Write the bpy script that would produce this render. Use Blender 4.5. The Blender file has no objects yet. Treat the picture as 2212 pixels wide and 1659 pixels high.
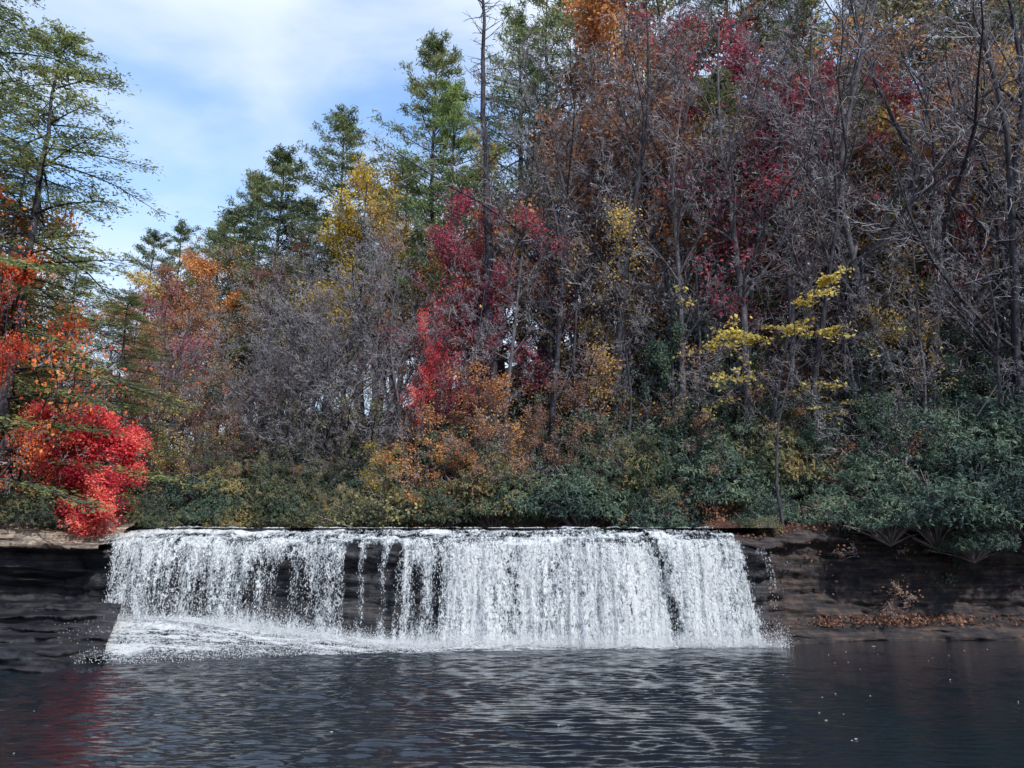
import bpy, math, random
import numpy as np
from mathutils import Vector, Matrix

random.seed(11)
scene = bpy.context.scene
COL = scene.collection
scene.view_settings.view_transform = 'Standard'
scene.view_settings.look = 'None'
scene.view_settings.exposure = 0

# ------------------------------------------------------------------ camera
PITCH = math.radians(14.5)
FP = 796.0
CAMZ = 1.7
cam_d = bpy.data.cameras.new("camera")
cam_d.sensor_width = 36
cam_d.lens = 36 * FP / 1024
cam_d.clip_end = 2000
cam = bpy.data.objects.new("camera", cam_d)
cam.location = (0, 0, CAMZ)
cam.rotation_euler = (math.pi / 2 + PITCH, 0, 0)
COL.objects.link(cam)
scene.camera = cam

def at(px, py, y):
    """surveyed bearing/elevation -> world x, z at forward distance y"""
    a = (px - 512) / FP
    b = (384 - py) / FP
    dy = math.cos(PITCH) - b * math.sin(PITCH)
    dz = math.sin(PITCH) + b * math.cos(PITCH)
    t = y / dy
    return a * t, CAMZ + dz * t

# ------------------------------------------------------------------ noise
def _h(ix, iy, iz, seed):
    n = (ix * 374761393 + iy * 668265263 + iz * 1274126177 + seed * 974634777) & 0xffffffff
    n = ((n ^ (n >> 13)) * 1274126177) & 0xffffffff
    n = n ^ (n >> 16)
    return (n & 0xffff) / 65535.0

def vnoise(x, y, z=0.0, seed=0):
    x, y, z = np.broadcast_arrays(np.asarray(x, float), np.asarray(y, float), np.asarray(z, float))
    ix = np.floor(x).astype(np.int64); iy = np.floor(y).astype(np.int64); iz = np.floor(z).astype(np.int64)
    fx = x - ix; fy = y - iy; fz = z - iz
    fx = fx * fx * (3 - 2 * fx); fy = fy * fy * (3 - 2 * fy); fz = fz * fz * (3 - 2 * fz)
    r = 0
    for a in (0, 1):
        for b in (0, 1):
            for c in (0, 1):
                w = (fx if a else 1 - fx) * (fy if b else 1 - fy) * (fz if c else 1 - fz)
                r = r + w * _h(ix + a, iy + b, iz + c, seed)
    return r

def fbm(x, y, z=0.0, o=4, seed=0):
    s = 0; a = 1; t = 0
    for i in range(o):
        s = s + a * vnoise(np.asarray(x) * 2 ** i, np.asarray(y) * 2 ** i, np.asarray(z) * 2 ** i, seed + i)
        t += a; a *= 0.5
    return s / t

def sstep(a, b, x):
    t = np.clip((np.asarray(x, float) - a) / (b - a), 0, 1)
    return t * t * (3 - 2 * t)

# ------------------------------------------------------------------ mesh helpers
def make_mesh(name, V, F, mats=(), tint=None, smooth=False, attr='tint'):
    V = np.asarray(V, dtype=np.float32).reshape(-1, 3)
    F = np.asarray(F, dtype=np.int32)
    m, k = F.shape
    me = bpy.data.meshes.new(name)
    me.vertices.add(len(V)); me.vertices.foreach_set('co', V.ravel())
    me.loops.add(m * k); me.loops.foreach_set('vertex_index', F.ravel())
    me.polygons.add(m); me.polygons.foreach_set('loop_start', np.arange(0, m * k, k, dtype=np.int32))
    me.update(calc_edges=True)
    if tint is not None:
        at_ = me.attributes.new(attr, 'FLOAT', 'POINT')
        at_.data.foreach_set('value', np.asarray(tint, dtype=np.float32).ravel())
    if smooth:
        me.polygons.foreach_set('use_smooth', np.ones(m, dtype=bool))
    for mt in mats:
        me.materials.append(mt)
    me.update()
    return me

def grid_faces(nu, nv):
    i = np.arange(nu - 1)[:, None]; j = np.arange(nv - 1)[None, :]
    a = (i * nv + j).ravel()
    return np.stack([a, a + nv, a + nv + 1, a + 1], 1)

def tubes(segs, sides):
    P0 = np.array([s[0] for s in segs], float); P1 = np.array([s[1] for s in segs], float)
    R0 = np.array([s[2] for s in segs], float); R1 = np.array([s[3] for s in segs], float)
    D = P1 - P0; D /= np.linalg.norm(D, axis=1, keepdims=True) + 1e-9
    ref = np.where(np.abs(D[:, 2:3]) < 0.9, np.array([[0, 0, 1.0]]), np.array([[1.0, 0, 0]]))
    U = np.cross(D, ref); U /= np.linalg.norm(U, axis=1, keepdims=True) + 1e-9
    W = np.cross(D, U)
    an = np.arange(sides) * 2 * math.pi / sides
    ring = U[:, None, :] * np.cos(an)[None, :, None] + W[:, None, :] * np.sin(an)[None, :, None]
    A = P0[:, None, :] + ring * R0[:, None, None]
    B = P1[:, None, :] + ring * R1[:, None, None]
    V = np.concatenate([A, B], 1).reshape(-1, 3)
    n = len(segs)
    base = (np.arange(n) * 2 * sides)[:, None]
    k = np.arange(sides)[None, :]; k2 = (k + 1) % sides
    F = np.stack([base + k, base + k2, base + sides + k2, base + sides + k], 2).reshape(-1, 4)
    return V, F

def rand_unit(n, rng):
    v = rng.normal(size=(n, 3)); return v / np.linalg.norm(v, axis=1, keepdims=True)

def leaves(C, size, aspect, rng, direction=None, dirj=1.0, cs=0.6, flat=0.0):
    n = len(C)
    A = rand_unit(n, rng)
    if direction is not None:
        A = direction + A * dirj
        A /= np.linalg.norm(A, axis=1, keepdims=True) + 1e-9
    Bv = rand_unit(n, rng)
    Bv[:, 2] *= (1 - flat)
    B = Bv - A * np.sum(A * Bv, 1, keepdims=True); B /= np.linalg.norm(B, axis=1, keepdims=True) + 1e-9
    S = (size * rng.uniform(0.6, 1.3, n))[:, None]
    wv = S * aspect * 0.5
    V = np.stack([C - A * S * .5, C + B * wv - A * S * .05, C + A * S * .5, C - B * wv - A * S * .05], 1).reshape(-1, 3)
    F = np.arange(n * 4).reshape(n, 4)
    t = 0.55 * np.clip((fbm(C[:, 0] * cs, C[:, 1] * cs, C[:, 2] * cs, 2, 5) - .5) * 1.8 + .5, 0, 1) + 0.45 * rng.uniform(0, 1, n)
    return V, F, np.repeat(t, 4)

# ------------------------------------------------------------------ materials
def new_mat(name):
    m = bpy.data.materials.new(name); m.use_nodes = True
    nt = m.node_tree; nt.nodes.clear()
    return m, nt, nt.nodes, nt.links

def ramp(N, stops):
    r = N.new('ShaderNodeValToRGB')
    el = r.color_ramp.elements
    while len(el) < len(stops): el.new(0.5)
    for e, (p, c) in zip(el, stops):
        e.position = p; e.color = (c[0], c[1], c[2], 1)
    return r

def leaf_mat(name, cols, trans=0.42, gloss=0.0, k=1.35, haze_lift=0.042):
    m, nt, N, L = new_mat(name)
    cols = [(c[0] * k + haze_lift, c[1] * k + haze_lift, c[2] * k + haze_lift * 1.4) for c in cols]  # leaf colours brightened and blued to stand in for haze and shadow fill
    a = N.new('ShaderNodeAttribute'); a.attribute_name = 'tint'
    oi = N.new('ShaderNodeObjectInfo')
    mp = N.new('ShaderNodeMath'); mp.operation = 'MULTIPLY_ADD'; mp.inputs[1].default_value = 0.3; mp.inputs[2].default_value = -0.15
    L.new(oi.outputs['Random'], mp.inputs[0])
    ad = N.new('ShaderNodeMath'); ad.operation = 'ADD'
    L.new(a.outputs['Fac'], ad.inputs[0]); L.new(mp.outputs[0], ad.inputs[1])
    st = [(0.1 + 0.8 * i / (len(cols) - 1), c) for i, c in enumerate(cols)]
    r = ramp(N, st); L.new(ad.outputs[0], r.inputs[0])
    d = N.new('ShaderNodeBsdfDiffuse'); t = N.new('ShaderNodeBsdfTranslucent')
    L.new(r.outputs[0], d.inputs[0]); L.new(r.outputs[0], t.inputs[0])
    mx = N.new('ShaderNodeMixShader'); mx.inputs[0].default_value = trans
    L.new(d.outputs[0], mx.inputs[1]); L.new(t.outputs[0], mx.inputs[2])
    last = mx
    if gloss > 0:
        g = N.new('ShaderNodeBsdfGlossy'); g.inputs['Roughness'].default_value = 0.5
        g.inputs[0].default_value = (0.5, 0.6, 0.7, 1)
        m2 = N.new('ShaderNodeMixShader'); m2.inputs[0].default_value = gloss
        L.new(mx.outputs[0], m2.inputs[1]); L.new(g.outputs[0], m2.inputs[2]); last = m2
    o = N.new('ShaderNodeOutputMaterial'); L.new(last.outputs[0], o.inputs[0])
    return m

def bark_mat(name, c1, c2, sc=3.0):
    m, nt, N, L = new_mat(name)
    tc = N.new('ShaderNodeTexCoord'); mp = N.new('ShaderNodeMapping'); mp.inputs['Scale'].default_value = (sc * 3, sc * 3, sc * .6)
    L.new(tc.outputs['Object'], mp.inputs[0])
    no = N.new('ShaderNodeTexNoise'); no.inputs['Scale'].default_value = 1.5; no.inputs['Detail'].default_value = 4
    L.new(mp.outputs[0], no.inputs['Vector'])
    r = ramp(N, [(0.35, c1), (0.68, c2)]); L.new(no.outputs['Fac'], r.inputs[0])
    b = N.new('ShaderNodeBsdfDiffuse'); L.new(r.outputs[0], b.inputs[0])
    o = N.new('ShaderNodeOutputMaterial'); L.new(b.outputs[0], o.inputs[0])
    return m

M_bark = bark_mat("bark_dark", (0.03, 0.03, 0.038), (0.09, 0.086, 0.10))
M_barkg = bark_mat("bark_gray", (0.06, 0.058, 0.066), (0.16, 0.15, 0.165))
M_twig = bark_mat("twig_gray", (0.19, 0.185, 0.205), (0.42, 0.41, 0.44), 1.0)
M_twigd = bark_mat("twig_brown", (0.15, 0.13, 0.14), (0.32, 0.28, 0.29), 1.0)

M_red = leaf_mat("leaf_scarlet", [(0.13, 0.012, 0.022), (0.34, 0.025, 0.042), (0.6, 0.07, 0.075), (0.66, 0.2, 0.14)], haze_lift=.012)
M_fire = leaf_mat("leaf_flame", [(0.2, 0.03, 0.015), (0.48, 0.07, 0.03), (0.66, 0.17, 0.05), (0.62, 0.3, 0.1)], haze_lift=.012)
M_crimson = leaf_mat("leaf_crimson", [(0.09, 0.018, 0.028), (0.21, 0.034, 0.055), (0.34, 0.055, 0.08), (0.40, 0.11, 0.08)], haze_lift=.026)
M_orange = leaf_mat("leaf_orange", [(0.14, 0.055, 0.02), (0.32, 0.13, 0.035), (0.5, 0.22, 0.05), (0.52, 0.32, 0.09)])
M_yellow = leaf_mat("leaf_yellow", [(0.16, 0.11, 0.03), (0.34, 0.23, 0.05), (0.5, 0.35, 0.08), (0.58, 0.46, 0.16)])
M_gold = leaf_mat("leaf_gold", [(0.24, 0.17, 0.02), (0.42, 0.31, 0.04), (0.58, 0.43, 0.07), (0.64, 0.52, 0.14)], haze_lift=.012)
M_pale = leaf_mat("leaf_pale_yellow", [(0.36, 0.28, 0.06), (0.54, 0.44, 0.12), (0.62, 0.54, 0.22)], haze_lift=.01)
M_rust = leaf_mat("leaf_rust", [(0.08, 0.04, 0.025), (0.19, 0.085, 0.04), (0.29, 0.14, 0.06), (0.34, 0.21, 0.08)])
M_olive = leaf_mat("leaf_olive", [(0.04, 0.05, 0.02), (0.10, 0.11, 0.04), (0.19, 0.18, 0.06), (0.32, 0.27, 0.08)])
M_pine = leaf_mat("needle_pine", [(0.03, 0.048, 0.026), (0.075, 0.105, 0.045), (0.14, 0.175, 0.065), (0.22, 0.23, 0.095)], 0.35, haze_lift=.024)
M_pinebright = leaf_mat("needle_bright", [(0.05, 0.08, 0.03), (0.13, 0.19, 0.06), (0.23, 0.31, 0.10), (0.3, 0.34, 0.14)], 0.35, haze_lift=.016)  # lighter, more vivid green needles
M_hem = leaf_mat("needle_hemlock", [(0.03, 0.05, 0.022), (0.085, 0.12, 0.04), (0.17, 0.21, 0.065), (0.27, 0.28, 0.09)], 0.4, haze_lift=.02)
M_rhodo = leaf_mat("leaf_rhododendron", [(0.012, 0.028, 0.018), (0.034, 0.062, 0.038), (0.065, 0.105, 0.06), (0.12, 0.155, 0.085)], 0.2, 0.012, haze_lift=.026)
M_rhodo2 = leaf_mat("leaf_laurel", [(0.018, 0.03, 0.016), (0.045, 0.065, 0.03), (0.09, 0.105, 0.045), (0.2, 0.15, 0.05)], 0.25, haze_lift=.026)

def rock_mat(name, c0, c1, c2, rough, zs=6.0, bs=1.0):
    m, nt, N, L = new_mat(name)
    tc = N.new('ShaderNodeTexCoord'); mp = N.new('ShaderNodeMapping'); mp.inputs['Scale'].default_value = (0.5, 0.5, zs)
    L.new(tc.outputs['Object'], mp.inputs[0])
    n1 = N.new('ShaderNodeTexNoise'); n1.inputs['Scale'].default_value = 1.2; n1.inputs['Detail'].default_value = 8; n1.inputs['Roughness'].default_value = .65
    L.new(mp.outputs[0], n1.inputs['Vector'])
    n2 = N.new('ShaderNodeTexNoise'); n2.inputs['Scale'].default_value = 2.2; n2.inputs['Detail'].default_value = 9; n2.inputs['Roughness'].default_value = .7
    L.new(tc.outputs['Object'], n2.inputs['Vector'])
    av = N.new('ShaderNodeMath'); av.operation = 'MULTIPLY_ADD'; av.inputs[1].default_value = 0.5
    hf = N.new('ShaderNodeMath'); hf.operation = 'MULTIPLY'; hf.inputs[1].default_value = 0.5
    L.new(n2.outputs['Fac'], hf.inputs[0]); L.new(n1.outputs['Fac'], av.inputs[0]); L.new(hf.outputs[0], av.inputs[2])
    r = ramp(N, [(0.40, c0), (0.5, c1), (0.60, c2)]); L.new(av.outputs[0], r.inputs[0])
    bp = N.new('ShaderNodeBump'); bp.inputs['Strength'].default_value = bs; bp.inputs['Distance'].default_value = 0.2
    L.new(av.outputs[0], bp.inputs['Height'])
    b = N.new('ShaderNodeBsdfPrincipled'); b.inputs['Roughness'].default_value = rough
    b.inputs['Specular IOR Level'].default_value = 0.4
    L.new(r.outputs[0], b.inputs['Base Color']); L.new(bp.outputs[0], b.inputs['Normal'])
    o = N.new('ShaderNodeOutputMaterial'); L.new(b.outputs[0], o.inputs[0])
    return m
M_rockdark = rock_mat("rock_wet_dark", (0.004, 0.005, 0.009), (0.015, 0.016, 0.021), (0.05, 0.047, 0.05), 0.34)
M_rockbrown = rock_mat("rock_brown_shaded", (0.008, 0.008, 0.012), (0.028, 0.023, 0.025), (0.085, 0.058, 0.045), 0.85, 7.0)  # brown rock, its colour darkened to stand in for the bank's shade
M_rocktan = rock_mat("rock_tan_sunlit", (0.06, 0.05, 0.045), (0.24, 0.19, 0.15), (0.48, 0.40, 0.32), 0.8)

def ground_mat():
    m, nt, N, L = new_mat("forest_floor")
    tc = N.new('ShaderNodeTexCoord')
    n = N.new('ShaderNodeTexNoise'); n.inputs['Scale'].default_value = 1.7; n.inputs['Detail'].default_value = 10; n.inputs['Roughness'].default_value = .75
    L.new(tc.outputs['Object'], n.inputs['Vector'])
    r = ramp(N, [(0.35, (0.07, 0.072, 0.07)), (0.5, (0.16, 0.13, 0.11)), (0.65, (0.27, 0.205, 0.155))])
    L.new(n.outputs['Fac'], r.inputs[0])
    b = N.new('ShaderNodeBsdfDiffuse'); L.new(r.outputs[0], b.inputs[0])
    o = N.new('ShaderNodeOutputMaterial'); L.new(b.outputs[0], o.inputs[0])
    return m
M_ground = ground_mat()

def pool_mat():
    m, nt, N, L = new_mat("pool_water")
    tc = N.new('ShaderNodeTexCoord'); mp = N.new('ShaderNodeMapping'); mp.inputs['Scale'].default_value = (1.0, 2.6, 1)
    L.new(tc.outputs['Object'], mp.inputs[0])
    n = N.new('ShaderNodeTexNoise'); n.inputs['Scale'].default_value = 7; n.inputs['Detail'].default_value = 3; n.inputs['Roughness'].default_value = .5
    L.new(mp.outputs[0], n.inputs['Vector'])
    bp = N.new('ShaderNodeBump'); bp.inputs['Strength'].default_value = 0.25; bp.inputs['Distance'].default_value = 0.03
    L.new(n.outputs['Fac'], bp.inputs['Height'])
    b = N.new('ShaderNodeBsdfPrincipled'); b.inputs['Base Color'].default_value = (0.006, 0.011, 0.018, 1)
    b.inputs['Roughness'].default_value = 0.02; b.inputs['IOR'].default_value = 1.50
    L.new(bp.outputs[0], b.inputs['Normal'])
    o = N.new('ShaderNodeOutputMaterial'); L.new(b.outputs[0], o.inputs[0])
    return m
M_pool = pool_mat()

def falls_mat(name, sa, sb_, lo=0.40, hi=0.68, dark=(0.36, 0.43, 0.50), c_lo=.42, c_hi=.8):
    m, nt, N, L = new_mat(name)
    tc = N.new('ShaderNodeTexCoord')
    def ns(sc, det, dist):
        mp = N.new('ShaderNodeMapping'); mp.inputs['Scale'].default_value = sc
        L.new(tc.outputs['Object'], mp.inputs[0])
        n = N.new('ShaderNodeTexNoise'); n.inputs['Scale'].default_value = 1; n.inputs['Detail'].default_value = det; n.inputs['Roughness'].default_value = .62
        n.inputs['Distortion'].default_value = dist
        L.new(mp.outputs[0], n.inputs['Vector']); return n
    a = ns(sa, 4, .6); b = ns(sb_, 4, 1.3)
    at_ = N.new('ShaderNodeAttribute'); at_.attribute_name = 'tint'
    s1 = N.new('ShaderNodeMath'); s1.operation = 'MULTIPLY_ADD'; s1.inputs[1].default_value = 1.1
    s2 = N.new('ShaderNodeMath'); s2.operation = 'MULTIPLY_ADD'; s2.inputs[1].default_value = 1.9
    s3 = N.new('ShaderNodeMath'); s3.operation = 'SUBTRACT'; s3.inputs[1].default_value = 1.5
    L.new(a.outputs['Fac'], s1.inputs[0]); L.new(at_.outputs['Fac'], s1.inputs[2])
    L.new(b.outputs['Fac'], s2.inputs[0]); L.new(s1.outputs[0], s2.inputs[2]); L.new(s2.outputs[0], s3.inputs[0])
    r = ramp(N, [(lo, (0, 0, 0)), (hi, (1, 1, 1))]); L.new(s3.outputs[0], r.inputs[0])
    d = N.new('ShaderNodeBsdfDiffuse')
    cr = ramp(N, [(c_lo, dark), (c_hi, (0.87, 0.9, 0.92))]); L.new(s3.outputs[0], cr.inputs[0])
    L.new(cr.outputs[0], d.inputs[0])
    t = N.new('ShaderNodeBsdfTranslucent'); L.new(cr.outputs[0], t.inputs[0])
    mx = N.new('ShaderNodeMixShader'); mx.inputs[0].default_value = .3
    L.new(d.outputs[0], mx.inputs[1]); L.new(t.outputs[0], mx.inputs[2])
    bp = N.new('ShaderNodeBump'); bp.inputs['Strength'].default_value = .7; bp.inputs['Distance'].default_value = .12
    L.new(s3.outputs[0], bp.inputs['Height']); L.new(bp.outputs[0], d.inputs['Normal'])
    tr = N.new('ShaderNodeBsdfTransparent')
    m2 = N.new('ShaderNodeMixShader'); L.new(r.outputs[0], m2.inputs[0]); L.new(tr.outputs[0], m2.inputs[1]); L.new(mx.outputs[0], m2.inputs[2])
    o = N.new('ShaderNodeOutputMaterial'); L.new(m2.outputs[0], o.inputs[0])
    return m
M_falls = falls_mat("falling_water", (6.5, 1.5, .9), (11, 6, 6.0))
M_foam = falls_mat("foam", (1.6, 2.4, 3.0), (6.5, 7.5, 8.0), .38, .80, (.25, .30, .36), .45, .95)
def white_mat():
    m, nt, N, L = new_mat("spray_white")
    d = N.new('ShaderNodeBsdfDiffuse'); d.inputs[0].default_value = (0.8, 0.83, 0.86, 1)
    t = N.new('ShaderNodeBsdfTranslucent'); t.inputs[0].default_value = (0.8, 0.83, 0.86, 1)
    mx = N.new('ShaderNodeMixShader'); mx.inputs[0].default_value = .35
    L.new(d.outputs[0], mx.inputs[1]); L.new(t.outputs[0], mx.inputs[2])
    o = N.new('ShaderNodeOutputMaterial'); L.new(mx.outputs[0], o.inputs[0]); return m
M_white = white_mat()

def link(ob, parent=None):
    COL.objects.link(ob)
    if parent is not None: ob.parent = parent
    return ob

def struct(name, me):
    ob = bpy.data.objects.new(name, me); COL.objects.link(ob); ob["kind"] = "structure"; return ob

# ------------------------------------------------------------------ terrain
def hgt(x, y):
    x = np.asarray(x, float); y = np.asarray(y, float)
    xr = sstep(6, 11, x)
    yc = 27.8 + 3.2 * xr
    up = sstep(0, 1.2, y - yc)
    river = sstep(-15, -13, x) * (1 - sstep(8, 10, x)) * (1 - sstep(31.5, 33, y))
    y0 = 32.5 - 1.0 * xr
    slope = 0.30 + 0.42 * sstep(-32, 16, x)
    d = np.maximum(0, y - y0)
    hill = slope * d * (1 / (1 + np.maximum(0, d - 10) * 0.012))
    top = 3.9 + hill - 0.6 * river + (fbm(x * .25, y * .25, 0, 3, 3) - .5) * 1.2 * (1 - river)
    side = sstep(22, 27, x) + sstep(20, 26, -x)
    sideh = 3.6 * np.clip(side, 0, 1) + 0.45 * np.maximum(0, np.abs(x) - 27)
    low = -1.6 + np.maximum(0, sideh + 1.6) * np.clip(side, 0, 1)
    beach = 1 - sstep(1.0, 5.0, y)
    low = np.maximum(low, -1.6 + 1.75 * beach)
    return low * (1 - up) + np.maximum(top, low) * up

def hz(x, y): return float(hgt(x, y))

gx = np.concatenate([np.linspace(-400, -70, 20)[:-1], np.linspace(-70, 80, 240), np.linspace(80, 400, 20)[1:]])
gy = np.concatenate([np.linspace(-200, -5, 14)[:-1], np.linspace(-5, 100, 200), np.linspace(100, 500, 30)[1:]])
GX, GY = np.meshgrid(gx, gy, indexing='ij')
GZ = hgt(GX, GY)
struct("ground", make_mesh("ground", np.stack([GX, GY, GZ], 2), grid_faces(len(gx), len(gy)), [M_ground], smooth=True))

# ------------------------------------------------------------------ pool
DX, DY = 0.11, 0.036
px_ = np.arange(-27, 29, DX); py_ = np.arange(-1, 31.5, DY)
PX, PY = np.meshgrid(px_, py_, indexing='ij')
PZ = np.zeros_like(PX)
rw = np.random.RandomState(4)
wA = fbm(PX * .25, PY * .25, 1.1, 2, 9); wB = fbm(PX * .25, PY * .25, 7.1, 2, 19)
for i in range(44):
    lam = rw.uniform(0.17, 0.33) if i < 38 else rw.uniform(.5, 1.0)
    th = rw.normal(0, 0.24)
    k = 2 * math.pi / lam
    ph = rw.uniform(0, 6.28)
    PZ += lam * (0.0085 if i < 38 else .0020) * np.sin(k * (PX * math.sin(th) + PY * math.cos(th)) + ph + (wA * math.cos(i) + wB * math.sin(i)) * 12)
calm = 0.12 + 0.88 * (1 - sstep(0, 2.6, PX - 0.145 * PY - 1.8))
patch = 0.30 + 1.3 * fbm(PX * .45, PY * .7, 0, 3, 21)
near = 1 + 0.5 * sstep(17, 25, PY) * (1 - sstep(7, 10, PX))
PZ *= calm * patch * near
struct("water", make_mesh("pool_water", np.stack([PX, PY, PZ], 2), grid_faces(len(px_), len(py_)), [M_pool], smooth=True))
def wz(x, y):
    i = np.clip(((x + 27) / DX).round().astype(int), 0, len(px_) - 1); j = np.clip(((y + 1) / DY).round().astype(int), 0, len(py_) - 1)
    return PZ[i, j]
ux = np.linspace(-15, 9.5, 60); uy = np.linspace(28.3, 33.2, 20)
UX, UY = np.meshgrid(ux, uy, indexing='ij')
struct("river_water", make_mesh("river", np.stack([UX, UY, 3.78 + 0.04 * fbm(UX * 2, UY * 2)], 2), grid_faces(60, 20), [M_pool], smooth=True))

# ------------------------------------------------------------------ rocks
def rock_surface(name, x0, x1, profile, nx, nv, amp, mats, seed, strata=0.35, shear=None, lay=5.5):
    """profile(x)-> list of (y,z); swept along x with layered, fractured relief"""
    xs = np.linspace(x0, x1, nx)
    V = np.zeros((nx, nv, 3))
    for i, x in enumerate(xs):
        P = np.array(profile(x), float)
        seg = np.linalg.norm(np.diff(P, axis=0), axis=1); s = np.concatenate([[0], np.cumsum(seg)]); s /= s[-1]
        t = np.linspace(0, 1, nv)
        V[i, :, 0] = x; V[i, :, 1] = np.interp(t, s, P[:, 0]); V[i, :, 2] = np.interp(t, s, P[:, 1])
    X, Y, Z = V[..., 0].copy(), V[..., 1].copy(), V[..., 2].copy()
    zz = Z + 0.35 * (fbm(X * .5, Y * .3, 0, 4, seed) - .5) + 0.04 * X
    zl = zz * lay
    fl = np.floor(zl); fr = zl - fl; fr = sstep(.35, .65, fr)
    def lyr(q): return fbm(q * 3.7, X * .7 + 3 * vnoise(q, 0, 0, seed), 0, 2, seed)
    layer = lyr(fl) * (1 - fr) + lyr(fl + 1) * fr
    blocks = fbm(X * 1.3, zz * 3, 0, 3, seed + 3)
    V[..., 1] += -(layer - .5) * strata * 1.7 - (blocks - .5) * strata * .9 + (fbm(X * .5, Y * .5, Z * 1.2, 5, seed + 7) - .5) * amp * 1.8
    V[..., 2] += (fbm(X * .8, Y * .9, 0, 5, seed + 11) - .5) * amp * .7
    if shear: V[..., 0] -= (V[..., 1] - shear[0]) * shear[1]
    return make_mesh(name, V, grid_faces(nx, nv), mats, smooth=True)

def thing(name, me, label, cat):
    ob = bpy.data.objects.new(name, me); COL.objects.link(ob)
    ob["label"] = label; ob["category"] = cat; return ob

def lip_y(x): return 26.0 + 0.5 * (float(fbm(x * .35, 2.0, 0, 3, 31)) - .5) * 2

def cliff_prof(x):
    l = lip_y(x)
    e = float(sstep(7.2, 8.4, x)) * 1.0
    return [(30.5, 3.2), (29.0 + e, 3.60), (28.0 + e, 3.45), (27.0 + e, 3.15), (l + .28 + e, 2.9), (l + .4 + e, 2.6), (l + .7 + e, 2.3), (l + .6 + e, 1.2), (l + .4 + e, .6), (l + .1 + e, -.1), (l - .1 + e, -1.2)]
me = rock_surface("falls_cliff", -14.5, 8.6, cliff_prof, 420, 90, 0.25, [M_rockdark], 41, strata=0.3)
thing("rock_cliff", me, "dark wet rock cliff carrying the waterfall", "cliff")

def left_prof(x):
    k = float(sstep(-16.5, -13.2, x))
    f = 24.0 + 1.6 * k
    return [(30.0, 4.3), (28.0, 4.12 - .1 * k), (f + 1.6, 3.75 - .1 * k), (f + 1.5, 3.62 - .1 * k), (f + .75, 3.5 - .15 * k), (f + .65, 3.34 - .15 * k), (f, 3.16 - .1 * k), (f + .02, 2.92), (f + .8, 2.8), (f + 1.0, 2.3), (f + 1.6, 1.9), (f + 1.7, .9), (f + 1.5, .3), (f + 1.4, -.6)]
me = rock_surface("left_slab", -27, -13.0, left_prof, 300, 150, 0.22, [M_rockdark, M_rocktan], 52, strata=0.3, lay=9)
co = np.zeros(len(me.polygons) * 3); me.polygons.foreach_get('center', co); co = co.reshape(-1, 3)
me.polygons.foreach_set('material_index', ((co[:, 2] > 2.96)).astype(np.int32))  # sunlit top painted tan, shaded hollow below painted dark
thing("rock_slab", me, "tan sunlit flat rock slab overhanging a dark hollow", "rock")
def ledge_prof(x):
    f = 19.0 + .5 * math.sin(x * 1.3) + .3 * math.sin(x * 3.1)
    h = 0.70
    return [(27.0, h + .75), (24.9, h + .62), (24.8, h + .38), (23.5, h + .3), (23.4, h + .1), (22.0, h + .05), (21.9, h - .1), (20.6, h - .12), (20.5, h - .24), (f + .5, h - .26), (f + .4, h - .42), (f, h - .46), (f + .15, .08), (f - .3, .05), (f - .4, -.7)]
me = rock_surface("lower_ledge", -27, -9.3, ledge_prof, 440, 200, 0.28, [M_rockdark], 63, strata=0.32, shear=(19.0, .42), lay=10)
thing("rock_ledge", me, "low wet layered black rock ledge at the water's edge", "rock")
def right_prof(x):
    k = float(sstep(8, 13, x)); k2 = float(sstep(13, 22, x)); q = .35 * (1 - float(sstep(8.5, 11, x)))
    s = 26.9 + 2.2 * k + .7 * k2
    return [(34.0, 5.2 + k2 - 2 * q), (31.5 + .5 * k, 4.35 + .5 * k2 - 1.6 * q), (s + 2.0, 3.98 - q), (s + 1.3, 3.75 - q), (s + 1.1, 3.5 - q), (s + 1.5, 3.2 - q * .8), (s + 1.5, 2.5), (s + 1.6, 2.1), (s + 1.4, 1.3), (s + 1.2, .75), (s + .9, .55), (s + .2, .35), (s - .2, .15), (s - .4, -.6)]
me = rock_surface("right_bank", 7.2, 31, right_prof, 420, 140, 0.5, [M_rockbrown], 74, strata=0.26, lay=8)
thing("rock_bank", me, "dark brown layered rock bank strewn with fallen leaves", "rock")

rl = np.random.RandomState(5)
LC = []
n = 11000
xs = rl.uniform(7.6, 24, n); kind = rl.uniform(0, 1, n)
for x, kd in zip(xs, kind):
    P = right_prof(x)
    if kd < .65 and rl.rand() < math.exp(-((x - 14.0) / 3.0) ** 2) * (0.1 + 1.8 * float(fbm(x * 1.1, 0, 0, 2, 3)) ** 2):
        t = rl.beta(2, 2); a, b = P[9], P[11]
    elif .65 < kd < .9:
        t = rl.uniform(0, 1); a, b = P[1], P[3]
    elif .9 < kd < .92:
        t = rl.uniform(0, 1); a, b = P[4], P[8]
    else: continue
    LC.append((x, a[0] * (1 - t) + b[0] * t - .1, a[1] * (1 - t) + b[1] * t + .06 + rl.uniform(0, .1)))
LC = np.array(LC)
V, F, T = leaves(LC, 0.12, .7, rl)
M_litter = leaf_mat("leaf_litter", [(0.04, 0.02, 0.015), (0.11, 0.05, 0.035), (0.19, 0.09, 0.055), (0.28, 0.17, 0.11)], .1, k=1, haze_lift=.01)
lo = thing("fallen_leaves", make_mesh("fallen_leaves", V, F, [M_litter], T), "brown and orange fallen leaves scattered on the rock bank", "leaves")
lo["kind"] = "stuff"

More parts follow.
